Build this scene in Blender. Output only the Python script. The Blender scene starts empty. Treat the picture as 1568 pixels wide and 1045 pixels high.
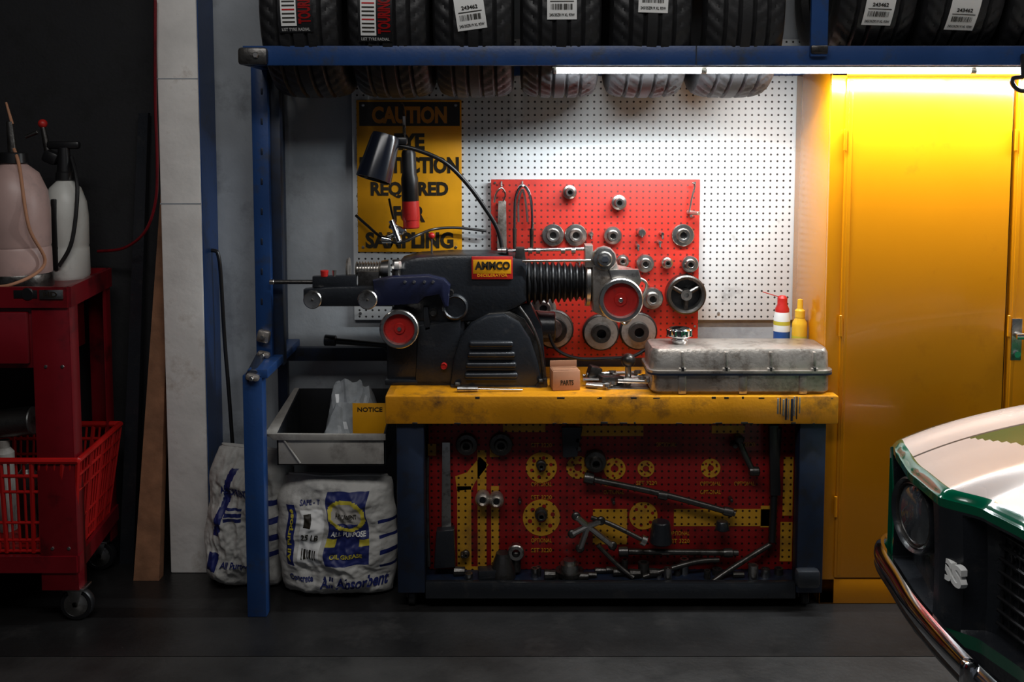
import bpy,bmesh,math,random
from mathutils import Vector,Matrix,Euler,noise
random.seed(7)
sc=bpy.context.scene
try: sc.view_settings.view_transform='Standard'
except Exception: pass
# ---------- survey: photo measurement -> metres on a world plane y=Y ----------
F=1524.; T=math.radians(4.5); H=1.8; CU,CV=784.,330.
def P(u,v,Y):
    b=(CV-v)/F; yy=math.cos(T)+b*math.sin(T); zz=-math.sin(T)+b*math.cos(T); k=Y/yy
    return Vector(((u-CU)/F*k,Y,H+zz*k))
def S(Y): return Y/F*1.01
# ---------- materials ----------
def mat(name,col,rough=.5,metal=0,var=.12,scale=6,bump=0,bscale=80,dirt=None,dirt_amt=.4,dscale=5,coat=0,emis=0,spec=.5):
    m=bpy.data.materials.new(name); m.use_nodes=True; nt=m.node_tree; N=nt.nodes; L=nt.links
    p=N['Principled BSDF']; tc=N.new('ShaderNodeTexCoord')
    n=N.new('ShaderNodeTexNoise'); n.inputs['Scale'].default_value=scale; n.inputs['Detail'].default_value=6
    L.new(tc.outputs['Object'],n.inputs['Vector'])
    r=N.new('ShaderNodeValToRGB'); L.new(n.outputs['Fac'],r.inputs['Fac'])
    r.color_ramp.elements[0].position=.3; r.color_ramp.elements[1].position=.7
    r.color_ramp.elements[0].color=[max(0,c*(1-var)) for c in col]+[1]
    r.color_ramp.elements[1].color=[min(1,c*(1+var)) for c in col]+[1]
    out=r.outputs['Color']
    if dirt:
        n2=N.new('ShaderNodeTexNoise'); n2.inputs['Scale'].default_value=dscale; n2.inputs['Detail'].default_value=9; n2.inputs['Roughness'].default_value=.7
        L.new(tc.outputs['Object'],n2.inputs['Vector'])
        r2=N.new('ShaderNodeValToRGB'); L.new(n2.outputs['Fac'],r2.inputs['Fac'])
        r2.color_ramp.elements[0].position=.62-.25*dirt_amt; r2.color_ramp.elements[1].position=.82-.25*dirt_amt
        mx=N.new('ShaderNodeMixRGB'); L.new(r2.outputs['Color'],mx.inputs['Fac']); L.new(out,mx.inputs['Color1'])
        mx.inputs['Color2'].default_value=list(dirt)+[1]; out=mx.outputs['Color']
    L.new(out,p.inputs['Base Color'])
    mr=N.new('ShaderNodeMapRange'); L.new(n.outputs['Fac'],mr.inputs['Value'])
    mr.inputs['To Min'].default_value=max(.02,rough*.8); mr.inputs['To Max'].default_value=min(1,rough*1.25)
    L.new(mr.outputs['Result'],p.inputs['Roughness'])
    p.inputs['Metallic'].default_value=metal; p.inputs['Coat Weight'].default_value=coat
    p.inputs['Specular IOR Level'].default_value=spec
    if emis:
        p.inputs['Emission Color'].default_value=list(col)+[1]; p.inputs['Emission Strength'].default_value=emis
    if bump:
        n3=N.new('ShaderNodeTexNoise'); n3.inputs['Scale'].default_value=bscale; n3.inputs['Detail'].default_value=5
        L.new(tc.outputs['Object'],n3.inputs['Vector'])
        bp=N.new('ShaderNodeBump'); bp.inputs['Strength'].default_value=bump; bp.inputs['Distance'].default_value=.01
        L.new(n3.outputs['Fac'],bp.inputs['Height']); L.new(bp.outputs['Normal'],p.inputs['Normal'])
    return m
def pegmat(name,col,hole,pitch,rad,rough=.45,dirt=(.1,.1,.1),damt=.1):
    m=mat(name,col,rough,dirt=dirt,dirt_amt=damt,var=.05)
    nt=m.node_tree;N=nt.nodes;L=nt.links;p=N['Principled BSDF']
    src=p.inputs['Base Color'].links[0].from_socket
    tc=N.new('ShaderNodeTexCoord'); sx=N.new('ShaderNodeSeparateXYZ'); L.new(tc.outputs['Object'],sx.inputs[0])
    def M(op,a,b=None):
        n=N.new('ShaderNodeMath'); n.operation=op
        for i,x in enumerate([a,b]):
            if x is None: continue
            if isinstance(x,(int,float)): n.inputs[i].default_value=x
            else: L.new(x,n.inputs[i])
        return n.outputs[0]
    sq=[]
    for ax in ('X','Z'):
        a=M('SUBTRACT',M('FRACT',M('DIVIDE',sx.outputs[ax],pitch)),.5); sq.append(M('MULTIPLY',a,a))
    d=M('SQRT',M('ADD',sq[0],sq[1])); f=M('LESS_THAN',d,rad/pitch)
    mx=N.new('ShaderNodeMixRGB'); L.new(f,mx.inputs['Fac']); L.new(src,mx.inputs['Color1']); mx.inputs['Color2'].default_value=list(hole)+[1]
    L.new(mx.outputs['Color'],p.inputs['Base Color'])
    bp=N.new('ShaderNodeBump'); bp.inputs['Strength'].default_value=.6; bp.inputs['Distance'].default_value=.003; bp.invert=True
    L.new(f,bp.inputs['Height']); L.new(bp.outputs['Normal'],p.inputs['Normal'])
    return m
Mt={}
Mt['white_peg']=pegmat('white_pegboard',(.76,.79,.8),(.05,.05,.05),.0275,.0045)
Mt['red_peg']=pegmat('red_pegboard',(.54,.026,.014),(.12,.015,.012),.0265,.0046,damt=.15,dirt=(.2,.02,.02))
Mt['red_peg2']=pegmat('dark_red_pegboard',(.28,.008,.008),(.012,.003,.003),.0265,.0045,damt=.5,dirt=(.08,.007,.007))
Mt['yprint']=pegmat('yellow_print',(.54,.27,.015),(.03,.01,.0),.0265,.0045,damt=.5,dirt=(.26,.13,.02))
Mt['wall']=mat('grey_painted_wall',(.36,.385,.41),.55,bump=.15,bscale=30,dirt=(.15,.16,.17),dirt_amt=.35,dscale=2.5)
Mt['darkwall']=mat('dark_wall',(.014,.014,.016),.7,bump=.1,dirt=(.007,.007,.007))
Mt['column']=mat('white_column_paint',(.85,.82,.78),.6,bump=.2,bscale=25,dirt=(.45,.37,.3),dirt_amt=.25,dscale=6)
Mt['blue']=mat('blue_rack_paint',(.013,.05,.17),.35,dirt=(.03,.04,.06),dirt_amt=.35,dscale=12,bump=.05)
Mt['dblue']=mat('dark_blue_paint',(.007,.015,.036),.45,dirt=(.01,.01,.012),dirt_amt=.6,dscale=10)
Mt['yellow']=mat('glossy_yellow_paint',(.52,.185,.002),.22,var=.04,scale=2,bump=.03,bscale=6,coat=.2,dirt=(.4,.135,.004),dirt_amt=.05,dscale=3)
Mt['byellow']=mat('bench_yellow_paint',(.62,.25,.007),.33,dirt=(.08,.04,.018),dirt_amt=.42,dscale=8,bump=.08)
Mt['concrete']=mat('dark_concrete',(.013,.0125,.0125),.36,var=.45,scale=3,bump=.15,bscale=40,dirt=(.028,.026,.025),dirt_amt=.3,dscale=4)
Mt['concrete_lit']=mat('front_concrete_light_pool',(.028,.027,.026),.42,var=.4,scale=4,bump=.18,bscale=40,dirt=(.014,.014,.014),dirt_amt=.45,dscale=5)  # paler floor colour, paints in the pool of light at the front
Mt['steel']=mat('worn_steel',(.56,.54,.51),.28,1,dirt=(.15,.12,.1),dirt_amt=.4,dscale=30)
Mt['chrome']=mat('chrome',(.78,.79,.81),.1,1,var=.03)
Mt['alu']=mat('cast_aluminium',(.52,.47,.42),.34,.8,dirt=(.16,.12,.09),dirt_amt=.48,dscale=14,bump=.15)
Mt['dsteel']=mat('oily_dark_steel',(.1,.095,.09),.32,.85,dirt=(.03,.025,.02),dirt_amt=.5,dscale=20,bump=.1)
Mt['castdark']=mat('charcoal_enamel',(.015,.017,.021),.28,dirt=(.036,.034,.033),dirt_amt=.25,dscale=14,bump=.1,bscale=90)
Mt['navy']=mat('navy_enamel',(.012,.015,.042),.28,dirt=(.01,.01,.01),dirt_amt=.3,bump=.05)
Mt['rubber']=mat('tire_rubber',(.011,.011,.012),.5,bump=.1)
Mt['black']=mat('black_plastic',(.01,.01,.011),.35)
Mt['shade']=mat('lamp_shade_black',(.007,.009,.016),.2)
Mt['redp']=mat('red_paint',(.5,.012,.012),.35,dirt=(.1,.01,.01),dirt_amt=.25,dscale=9)
Mt['redcart']=mat('red_cart_paint',(.17,.003,.008),.35,dirt=(.04,.002,.004),dirt_amt=.35,dscale=7)
Mt['redhub']=mat('red_hub',(.5,.018,.014),.4,dirt=(.2,.02,.02),dirt_amt=.3,dscale=30)
Mt['basket']=mat('red_plastic',(.45,.009,.008),.3)
Mt['sign']=mat('sign_yellow',(.78,.35,.008),.35,dirt=(.5,.25,.03),dirt_amt=.2,dscale=9)
Mt['signtext']=mat('sign_black_ink',(.02,.016,.01),.4)
Mt['orange']=mat('sign_orange_ink',(.5,.2,.01),.45)
Mt['white']=mat('white_plastic',(.62,.62,.58),.4,dirt=(.35,.33,.3),dirt_amt=.2)
Mt['pink']=mat('stained_jug_plastic',(.46,.31,.28),.4,dirt=(.34,.25,.23),dirt_amt=.4,dscale=7)
Mt['paper']=mat('label_paper',(.75,.75,.73),.6,var=.04)
Mt['film']=mat('clear_grey_film',(.42,.45,.47),.2,var=.25,scale=20)
Mt['bag']=mat('woven_bag',(.52,.51,.48),.6,bump=.35,bscale=45,dirt=(.28,.27,.25),dirt_amt=.3,dscale=8)
Mt['bagblue']=mat('bag_blue_print',(.012,.02,.13),.5)
Mt['bagyel']=mat('bag_yellow_print',(.55,.46,.04),.5)
Mt['amber']=mat('can_reflection_yellow',(.75,.42,.03),.2,var=.05)  # colour of the bottle that stands in for the can's reflection
Mt['wood']=mat('rough_plank',(.26,.12,.06),.7,var=.3,scale=12,bump=.3,bscale=30)
Mt['card']=mat('cardboard',(.42,.2,.11),.7,var=.15)
Mt['bin']=mat('grey_tray_board',(.36,.34,.31),.6,.0,dirt=(.17,.155,.14),dirt_amt=.45,dscale=7)
Mt['cgreen']=mat('car_green_paint',(.0,.095,.045),.12,var=.03,coat=1)
Mt['cwhite']=mat('car_white_paint',(.5,.43,.40),.25,var=.03,coat=.6,dirt=(.42,.36,.33),dirt_amt=.2,dscale=2)
Mt['glass']=mat('dark_glass',(.01,.012,.014),.05,var=.02,spec=.8)
Mt['lens']=mat('headlamp_lens',(.12,.13,.14),.08,.6,var=.2,scale=20,coat=1)
Mt['led']=mat('led_tube',(.93,.97,1.0),.5,var=0,emis=28)
Mt['canblue']=mat('can_blue',(.03,.1,.35),.25,.2)
# ---------- builder ----------
class B:
    def __init__(s,name): s.name=name; s.bm=bmesh.new(); s.ms=[]
    def mi(s,m):
        m=Mt[m] if isinstance(m,str) else m
        if m not in s.ms: s.ms.append(m)
        return s.ms.index(m)
    def add(s,bm,m,mtx=None):
        if m is not None:
            k=s.mi(m)
            for f in bm.faces: f.material_index=k
        if mtx is not None: bmesh.ops.transform(bm,matrix=mtx,verts=bm.verts)
        me=bpy.data.meshes.new('t'); bm.to_mesh(me); bm.free(); s.bm.from_mesh(me); bpy.data.meshes.remove(me)
    def box(s,a,b,m,bev=.003,mtx=None,seg=2):
        a=Vector(a);b=Vector(b);bm=bmesh.new(); bmesh.ops.create_cube(bm,size=1)
        d=b-a; d=Vector([max(abs(x),1e-4) for x in d]); c=(a+b)/2
        bmesh.ops.transform(bm,matrix=Matrix.Translation(c)@Matrix.Diagonal((*d,1)),verts=bm.verts)
        bev=min(bev,min(d)*.4)
        if bev>0: bmesh.ops.bevel(bm,geom=bm.edges[:],offset=bev,segments=seg,affect='EDGES',profile=.5)
        s.add(bm,m,mtx)
    def rbox(s,c,size,m,rot=(0,0,0),bev=.003):
        h=Vector(size)/2; s.box(-h,h,m,bev,Matrix.Translation(Vector(c))@Euler(rot).to_matrix().to_4x4())
    def prism(s,pts,y0,y1,m,bev=.004,mtx=None,seg=2):
        bm=bmesh.new(); vs=[bm.verts.new((p[0],y0,p[1])) for p in pts]
        f=bm.faces.new(vs); r=bmesh.ops.extrude_face_region(bm,geom=[f])
        for v in r['geom']:
            if isinstance(v,bmesh.types.BMVert): v.co.y=y1
        bmesh.ops.recalc_face_normals(bm,faces=bm.faces[:])
        if bev>0:
            es=[e for e in bm.edges if abs(e.verts[0].co.y-e.verts[1].co.y)<1e-6]
            try: bmesh.ops.bevel(bm,geom=es,offset=bev,segments=seg,affect='EDGES',profile=.5,clamp_overlap=True)
            except Exception: pass
        s.add(bm,m,mtx)
    def pp(s,pix,Y,y1,m,bev=.004):
        s.prism([(P(u,v,Y).x,P(u,v,Y).z) for u,v in pix],Y,y1,m,bev)
    def lathe(s,prof,o,axis,m,seg=36,fn=None):
        axis=Vector(axis).normalized(); q=Vector((0,0,1)).rotation_difference(axis).to_matrix().to_4x4()
        bm=bmesh.new(); rings=[]
        for r,h in prof:
            if r<1e-6: rings.append([bm.verts.new((0,0,h))])
            else: rings.append([bm.verts.new((r*math.cos(2*math.pi*i/seg),r*math.sin(2*math.pi*i/seg),h)) for i in range(seg)])
        for a,b in zip(rings,rings[1:]):
            for i in range(seg):
                j=(i+1)%seg
                if len(a)==1 and len(b)==1: continue
                if len(a)==1: bm.faces.new((a[0],b[i],b[j]))
                elif len(b)==1: bm.faces.new((a[i],b[0],a[j]))
                else: bm.faces.new((a[i],b[i],b[j],a[j]))
        bmesh.ops.recalc_face_normals(bm,faces=bm.faces[:])
        s.add(bm,m,Matrix.Translation(Vector(o))@q)
    def cyl(s,p0,p1,r0,r1,m,seg=24):
        p0=Vector(p0);p1=Vector(p1);L=(p1-p0).length;c=min(.15*min(r0,r1),.004,L*.3)
        s.lathe([(0,0),(r0-c,0),(r0,c),(r1,L-c),(r1-c,L),(0,L)],p0,p1-p0,m,seg)
    def tube(s,pts,r,m,seg=10,smooth=True,n=8,sec=None):
        pts=[Vector(p) for p in pts]
        if smooth and len(pts)>2:
            q=[pts[0]]+pts+[pts[-1]];o=[]
            for i in range(1,len(q)-2):
                for k in range(n):
                    t=k/n;a,b,c,d=q[i-1],q[i],q[i+1],q[i+2]
                    o.append(.5*((2*b)+(c-a)*t+(2*a-5*b+4*c-d)*t*t+(3*b-a-3*c+d)*t**3))
            o.append(pts[-1]);pts=o
        bm=bmesh.new();rings=[];nrm=None
        for i,p in enumerate(pts):
            t=(pts[min(i+1,len(pts)-1)]-pts[max(i-1,0)]).normalized()
            if sec:
                up=Vector((0,0,1));side=t.cross(up).normalized()
                rings.append([bm.verts.new(p+side*x+up*z) for x,z in sec]);continue
            if nrm is None: nrm=t.orthogonal().normalized()
            else: nrm=(nrm-t*nrm.dot(t)).normalized()
            bn=t.cross(nrm)
            rings.append([bm.verts.new(p+r*(math.cos(2*math.pi*k/seg)*nrm+math.sin(2*math.pi*k/seg)*bn)) for k in range(seg)])
        seg=len(rings[0])
        for a,b in zip(rings,rings[1:]):
            for k in range(seg): bm.faces.new((a[k],a[(k+1)%seg],b[(k+1)%seg],b[k]))
        bm.faces.new(rings[0][::-1]);bm.faces.new(rings[-1])
        bmesh.ops.recalc_face_normals(bm,faces=bm.faces[:])
        s.add(bm,m)
    def sph(s,c,r,m,sc=(1,1,1)):
        bm=bmesh.new();bmesh.ops.create_uvsphere(bm,u_segments=20,v_segments=12,radius=r)
        s.add(bm,m,Matrix.Translation(Vector(c))@Matrix.Diagonal((*sc,1)))
    def grid(s,fn,nu,nv,m,matfn=None):
        bm=bmesh.new();g=[[bm.verts.new(fn(i/nu,j/nv)) for j in range(nv+1)] for i in range(nu+1)]
        for i in range(nu):
            for j in range(nv):
                f=bm.faces.new((g[i][j],g[i+1][j],g[i+1][j+1],g[i][j+1]))
                f.material_index=s.mi(matfn((i+.5)/nu,(j+.5)/nv) if matfn else m)
        s.add(bm,None)
    def loft(s,secs,m,cap=True):
        bm=bmesh.new();R=[[bm.verts.new(p) for p in sec] for sec in secs];n=len(R[0])
        for a,b in zip(R,R[1:]):
            for k in range(n): bm.faces.new((a[k],a[(k+1)%n],b[(k+1)%n],b[k]))
        if cap: bm.faces.new(R[0][::-1]);bm.faces.new(R[-1])
        bmesh.ops.recalc_face_normals(bm,faces=bm.faces[:])
        s.add(bm,m)
    def text(s,txt,c,w,h,m,mtx=None,bold=.02,warp=None,ext=.02):
        cu=bpy.data.curves.new('t','FONT');cu.body=txt;cu.offset=bold;cu.extrude=ext;cu.resolution_u=3
        ob=bpy.data.objects.new('t',cu);sc.collection.objects.link(ob);bpy.context.view_layer.update()
        me=bpy.data.meshes.new_from_object(ob.evaluated_get(bpy.context.evaluated_depsgraph_get()))
        bpy.data.objects.remove(ob);bpy.data.curves.remove(cu)
        bm=bmesh.new();bm.from_mesh(me);bpy.data.meshes.remove(me)
        if not bm.verts: bm.free();return
        xs=[v.co.x for v in bm.verts];ys=[v.co.y for v in bm.verts]
        x0,x1,y0,y1=min(xs),max(xs),min(ys),max(ys)
        for v in bm.verts:
            X=((v.co.x-x0)/(x1-x0)-.5)*w;Z=((v.co.y-y0)/(y1-y0)-.5)*h;D=-v.co.z*.03
            v.co=warp(X,Z,D) if warp else Vector((X,D,Z))
        s.add(bm,m,None if warp else (mtx if mtx is not None else Matrix.Translation(Vector(c))))
    def done(s,ang=35,parent=None):
        bm=s.bm
        co=[v.co for v in bm.verts];mn=Vector([min(c[i] for c in co) for i in range(3)]);mx=Vector([max(c[i] for c in co) for i in range(3)])
        o=Vector(((mn.x+mx.x)/2,(mn.y+mx.y)/2,mn.z))
        bmesh.ops.translate(bm,verts=bm.verts,vec=-o)
        me=bpy.data.meshes.new(s.name)
        bm.to_mesh(me);bm.free()
        for m in s.ms: me.materials.append(m)
        for p in me.polygons: p.use_smooth=True
        me.set_sharp_from_angle(angle=math.radians(ang))
        ob=bpy.data.objects.new(s.name,me);sc.collection.objects.link(ob);ob.location=o
        if parent: ob.parent=parent
        return ob
FR=(0,-1,0)
# ---------- room ----------
YW=4.2
b=B('floor');b.box((-3.6,3.33,-.1),(7,4.6,0),'concrete',0);b.box((-3.6,-1.5,-.1),(7,3.325,0),'concrete_lit',0);b.done()  # front slab carries the painted light pool, its edge at the joint
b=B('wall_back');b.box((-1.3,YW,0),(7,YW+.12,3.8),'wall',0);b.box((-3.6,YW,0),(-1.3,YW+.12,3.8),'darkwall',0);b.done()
b=B('wall_left');b.box((-3.7,-1.5,0),(-3.6,4.32,3.8),'darkwall',0);b.done()
b=B('ceiling');b.box((-3.7,-1.5,3.8),(7,4.32,3.9),'darkwall',0);b.done()
b=B('building_column');b.box((-1.412,3.99,0),(-1.25,YW,3.8),'column',.006);b.box((-1.2495,3.998,0),(-1.2455,YW,3.8),'blue',0)
b.box((-1.413,3.989,1.53),(-1.249,3.992,1.536),'wall',0);b.box((-1.413,3.989,2.03),(-1.249,3.991,2.034),'wall',0);b.done()
def rect(b,u0,v0,u1,v1,Y,th,m,bev=.002):
    a=P(u0,(v0+v1)/2,Y);c=P(u1,(v0+v1)/2,Y);t=P((u0+u1)/2,v0,Y).z;o=P((u0+u1)/2,v1,Y).z
    b.box((a.x,Y,o),(c.x,Y+th,t),m,bev)
b=B('white_pegboard');rect(b,540,60,1228,490,4.18,.018,'white_peg',.001)
for u,v in((552,480),(700,480),(1100,480),(1205,480),(760,130),(548,300)):
    b.lathe([(0,.004),(.006,.004),(.007,0)],P(u,v,4.18),FR,'steel',12)
b.done()
b=B('red_pegboard');rect(b,752,275,1070,548,4.14,.02,'red_peg',.001)
for u in(758,1064):
    for v in(280,400,500):b.cyl(P(u,v,4.135),P(u,v,4.178),.005,.005,'steel',12)
b.done()
# ---------- caution sign ----------
b=B('caution_sign');Ys=4.172
rect(b,547,153,707,386,Ys,.004,'sign',.001);rect(b,550,156,704,193,Ys-.001,.002,'signtext',0)
def st(t,u,v,wp,hp,m): b.text(t,P(u,v,Ys-.0015),wp*S(Ys),hp*S(Ys),m,bold=.045,ext=.01)
st('CAUTION',627,176,113,26,'orange');st('EYE',627,217,46,25,'signtext');st('PROTECTION',627,253,150,25,'signtext')
st('REQUIRED',627,291,118,25,'signtext');st('FOR',627,328,48,25,'signtext');st('SAMPLING',627,368,134,25,'signtext')
for u,v in((556,161),(698,161),(556,379),(698,379)): b.lathe([(0,.003),(.006,.002),(.007,0)],P(u,v,Ys),FR,'steel',12)
b.done()
# ---------- storage rack ----------
b=B('steel_storage_rack')
zt=P(0,70,3.57).z;zb=P(0,100,3.57).z
xl=P(372,85,3.57).x
b.box((xl,3.57,zb),(4.2,3.578,zt),'blue',.002);b.box((xl,3.57,zb),(4.2,3.60,zb+.006),'blue',.001)
b.box((xl,4.155,zb),(4.2,4.178,zt),'blue',.002)
b.box((P(1066,85,3.57).x-.002,3.568,zb),(P(1066,85,3.57).x+.002,3.571,zt),'dblue',0)
b.rbox((P(387,85,3.56).x,3.565,(zt+zb)/2-.003),(.105,.03,.062),'dsteel',bev=.012)
b.cyl((P(393,85,3.56).x,3.55,(zt+zb)/2),(P(393,85,3.56).x,3.54,(zt+zb)/2),.012,.011,'steel',6)
b.box((xl,3.57,zb),(xl+.04,4.17,zt-.01),'blue',.003)
def post(u0,u1,v0,v1,Y,d,m='blue'):
    x0=P(u0,(v0+v1)/2,Y).x;x1=P(u1,(v0+v1)/2,Y).x
    zb_=max(0,P(0,v1,Y).z);b.box((x0,Y,zb_),(x1,Y+d,P(0,v0,Y).z),m,.004)
post(388,413,90,552,3.83,.04);post(413,431,90,560,3.86,.05,'dblue')
post(375,405,575,950,3.61,.06)
b.box((-.975,3.61,P(0,580,3.61).z),(-.9,4.17,P(0,566,3.61).z),'blue',.004)
b.cyl(P(388,578,3.61),P(400,545,3.85),.03,.02,'dblue',12)
for k in range(9):
    v=140+k*46; c=P(401,v,3.829); b.rbox(c,(.008,.004,.024),'dblue',bev=.002)
for u,v,Y in((404,515,3.82),(404,543,3.8),(387,578,3.6)):
    c=P(u,v,Y);b.rbox(c,(.05,.03,.05 if v<530 else .025),'alu',rot=(0,.2,0),bev=.01);b.cyl(c,c+Vector((0,-.03,0)),.011,.009,'steel',6)
a=P(437,543,4.1);b.box((a.x-.06,4.1,a.z-.028),(-.35,4.135,a.z+.028),'dblue',.003)
b.box((-.99,4.14,0),(-.95,4.18,zt),'dblue')
a=P(1242,0,3.56);c=P(1268,0,3.56);b.box((a.x,3.552,zb+.03),(c.x,3.568,3.2),'blue',.002)
b.rbox(P(1254,76,3.555),(.06,.02,.03),'dsteel',bev=.005)
b.box((3.9,3.62,0),(3.96,3.66,3.2),'blue');b.box((3.9,4.1,0),(3.96,4.15,3.2),'blue')
b.done()
b=B('bare_conduit_hook');pts=[P(1566,118,3.5),P(1552,120,3.5),P(1550,128,3.5),P(1560,138,3.5),P(1580,140,3.5)]
b.tube(pts,.008,'black');b.tube([P(1566,118,3.5),P(1566,100,3.53),P(1566,85,3.566)],.008,'black');b.done()
# ---------- LED tube ----------
b=B('led_tube_light');x0=P(850,105,3.62).x;x1=3.6
zc=zb-.016
b.box((x0-.01,3.585,zb-.006),(x1,3.65,zb-.0005),'white',.001)
b.box((1.19,3.60,zb+.0065),(x1,3.80,zb+.0095),'castdark',.0005)  # added shield plate, keeps tube light off the tires above the cabinet
for k,(s0,s1) in enumerate(((x0,x0+.53),(x0+.54,x0+1.5),(x0+1.51,x1))):
    b.cyl((s0,3.615,zc),(s1,3.615,zc),.0095,.0095,'led',16)
    for q in(s0,s1): b.cyl((q-.006,3.615,zc),(q+.006,3.615,zc),.011,.011,'white',16)
b.done()
# ---------- tires ----------
def tire_mesh():
    R=.322;bm=bmesh.new();n=160
    prof=[(-.11,.2,0),(-.135,.215,0),(-.146,.25,0),(-.143,.28,0),(-.135,.298,0)]
    K=30
    for i in range(K+1):
        x=-.127+.254*i/K;prof.append((x,R-.016*abs(x/.127)**4,1))
    prof+=[(-p[0],p[1],0) for p in prof[4::-1]]
    prof+=[(.105,.21,0),(.10,.24,0),(.105,.29,0),(-.105,.29,0),(-.10,.24,0),(-.105,.21,0)]
    rings=[]
    for a in range(n):
        th=2*math.pi*a/n;ring=[]
        for x,r,t in prof:
            if t:
                for g in(-.076,-.027,.027,.076):
                    if abs(x-g)<.006:r-=.011
                s_=1 if x>0 else -1
                ph=(a/n*40+s_*x*20)%1
                if abs(x)>.083 and ph<.3: r-=.005
                elif .033<abs(x)<.07 and ph<.3: r-=.004
            ring.append(bm.verts.new((x,r*math.cos(th),r*math.sin(th))))
        rings.append(ring)
    m=len(prof)
    for a in range(n):
        A=rings[a];C=rings[(a+1)%n]
        for k in range(m):bm.faces.new((A[k],A[(k+1)%m],C[(k+1)%m],C[k]))
    bmesh.ops.recalc_face_normals(bm,faces=bm.faces[:])
    me=bpy.data.meshes.new('tire');bm.to_mesh(me);bm.free();me.materials.append(Mt['rubber'])
    for p in me.polygons:p.use_smooth=True
    me.set_sharp_from_angle(angle=math.radians(30));return me
tm=tire_mesh();ty=3.853
labels={463:'LA',595:'LA',725:'S',860:'S',998:'S',1137:None,1340:'S',1473:'S',1606:'S',1740:None}
for u,lb in labels.items():
    c=P(u,60,3.6);tz=zt+.149 if u<1200 else 2.068+.323
    ob=bpy.data.objects.new('tire',tm);sc.collection.objects.link(ob);ob.location=(c.x,ty,tz);ob.rotation_euler=(random.random()*6,0,random.uniform(-.02,.02))
    if lb:
        L=B('tire_label');R=.3245;r0=math.radians(8 if u==725 else random.uniform(-3,3))
        lu={463:455,595:575,725:724,860:860,998:998,1340:1346,1473:1476}.get(u,u)
        xx=P(lu,20,3.56).x;zlo={463:48,595:62,725:46,860:31,998:21,1340:37,1473:44}.get(u,30)
        z0=P(0,zlo,3.56).z-tz;a0=math.asin(max(-.99,z0/R))
        def curved(X,Z,D,R=R):
            xr=X*math.cos(r0)-Z*math.sin(r0);zr=X*math.sin(r0)+Z*math.cos(r0)
            ang=a0+zr/R
            return Vector((xx+xr,ty-(R+D)*math.cos(ang),tz+(R+D)*math.sin(ang)))
        w=.052
        L.grid(lambda i,j:curved((i-.5)*2*w,j*.22,0),4,14,'paper')
        if lb=='LA':
            L.grid(lambda i,j:curved(-w*1.15+i*2.3*w,-.005+j*.225,.001),2,14,'black')
            L.grid(lambda i,j:curved(-w*.98+i*w*1.05,.018+j*.18,.002),2,10,'paper')
            L.text('TOURING KAN',None,1,1,'redp',bold=.04,warp=lambda X,Z,D:curved(w*.62-Z*.045,.12+X*.19,.0035))
            L.text('LIST TYRE RADIAL',None,1,1,'paper',warp=lambda X,Z,D:curved(X*w*1.9,.006+Z*.011,.0035))
            for q in range(11): L.grid(lambda i,j:curved(-w*.88+i*w*.85,.03+q*.014+j*.005,.0035),1,1,'redp' if q%4==3 else 'signtext')
        else:
            L.text('245/35ZR19 XL 93W',None,1,1,'signtext',warp=lambda X,Z,D:curved(X*w*1.7,.016+Z*.010,.002))
            for q in range(20):
                ww=random.choice((.001,.0018,.003));L.grid(lambda i,j:curved(-w*.75+q*.0038+i*ww,.034+j*.02,.002),1,1,'signtext')
            L.text('243462',None,1,1,'signtext',bold=.03,warp=lambda X,Z,D:curved(X*w*1.1,.078+Z*.014,.002))
            L.grid(lambda i,j:curved(-w*.8+i*w*1.6,.061+j*.003,.002),1,1,'signtext')
        o=L.done();o.parent=ob;o.matrix_parent_inverse=Matrix.LocRotScale(ob.location,ob.rotation_euler,ob.scale).inverted()
# ---------- yellow cabinet ----------
b=B('yellow_metal_cabinet');Yc=3.72;xL=1.186;xR=3.3;zT=P(0,104,Yc).z
b.box((xL,Yc+.02,.0),(xR,4.175,zT),'yellow',.004)
b.box((xL,Yc,0),(P(1288,500,Yc).x,Yc+.02,zT),'yellow',.003)
xd0=P(1291,300,Yc).x
b.box((xL,Yc,0),(xR,Yc+.02,.1),'yellow',.003)
b.box((xL,Yc,zT-.03),(xR,Yc+.02,zT),'yellow',.003)
for k in range(3):
    x0=xd0+k*.635;b.box((x0,Yc-.008,.105),(x0+.622,Yc+.015,zT-.035),'yellow',.006)
    b.box((x0+.01,Yc-.011,.115),(x0+.025,Yc-.006,zT-.045),'yellow',.002)
    b.box((x0-.008,Yc+.0155,.1),(x0-.001,Yc+.019,zT-.03),'black',0)
    for z in(.35,1.05,1.75):b.cyl((x0-.002,Yc-.012,z),(x0-.002,Yc-.012,z+.08),.006,.006,'yellow',12)
c=P(1556,512,Yc-.01)
b.box((c.x-.02,Yc-.016,c.z-.1),(c.x+.02,Yc-.006,c.z+.06),'steel',.004);b.cyl(c,c+Vector((0,-.05,0)),.013,.012,'steel');b.rbox(c+Vector((.03,-.05,-.0)),(.11,.014,.022),'chrome',bev=.006)
b.lathe([(.012,0),(.012,.01),(0,.01)],(c.x,Yc-.016,c.z-.075),FR,'chrome',16)
b.done()
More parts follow.
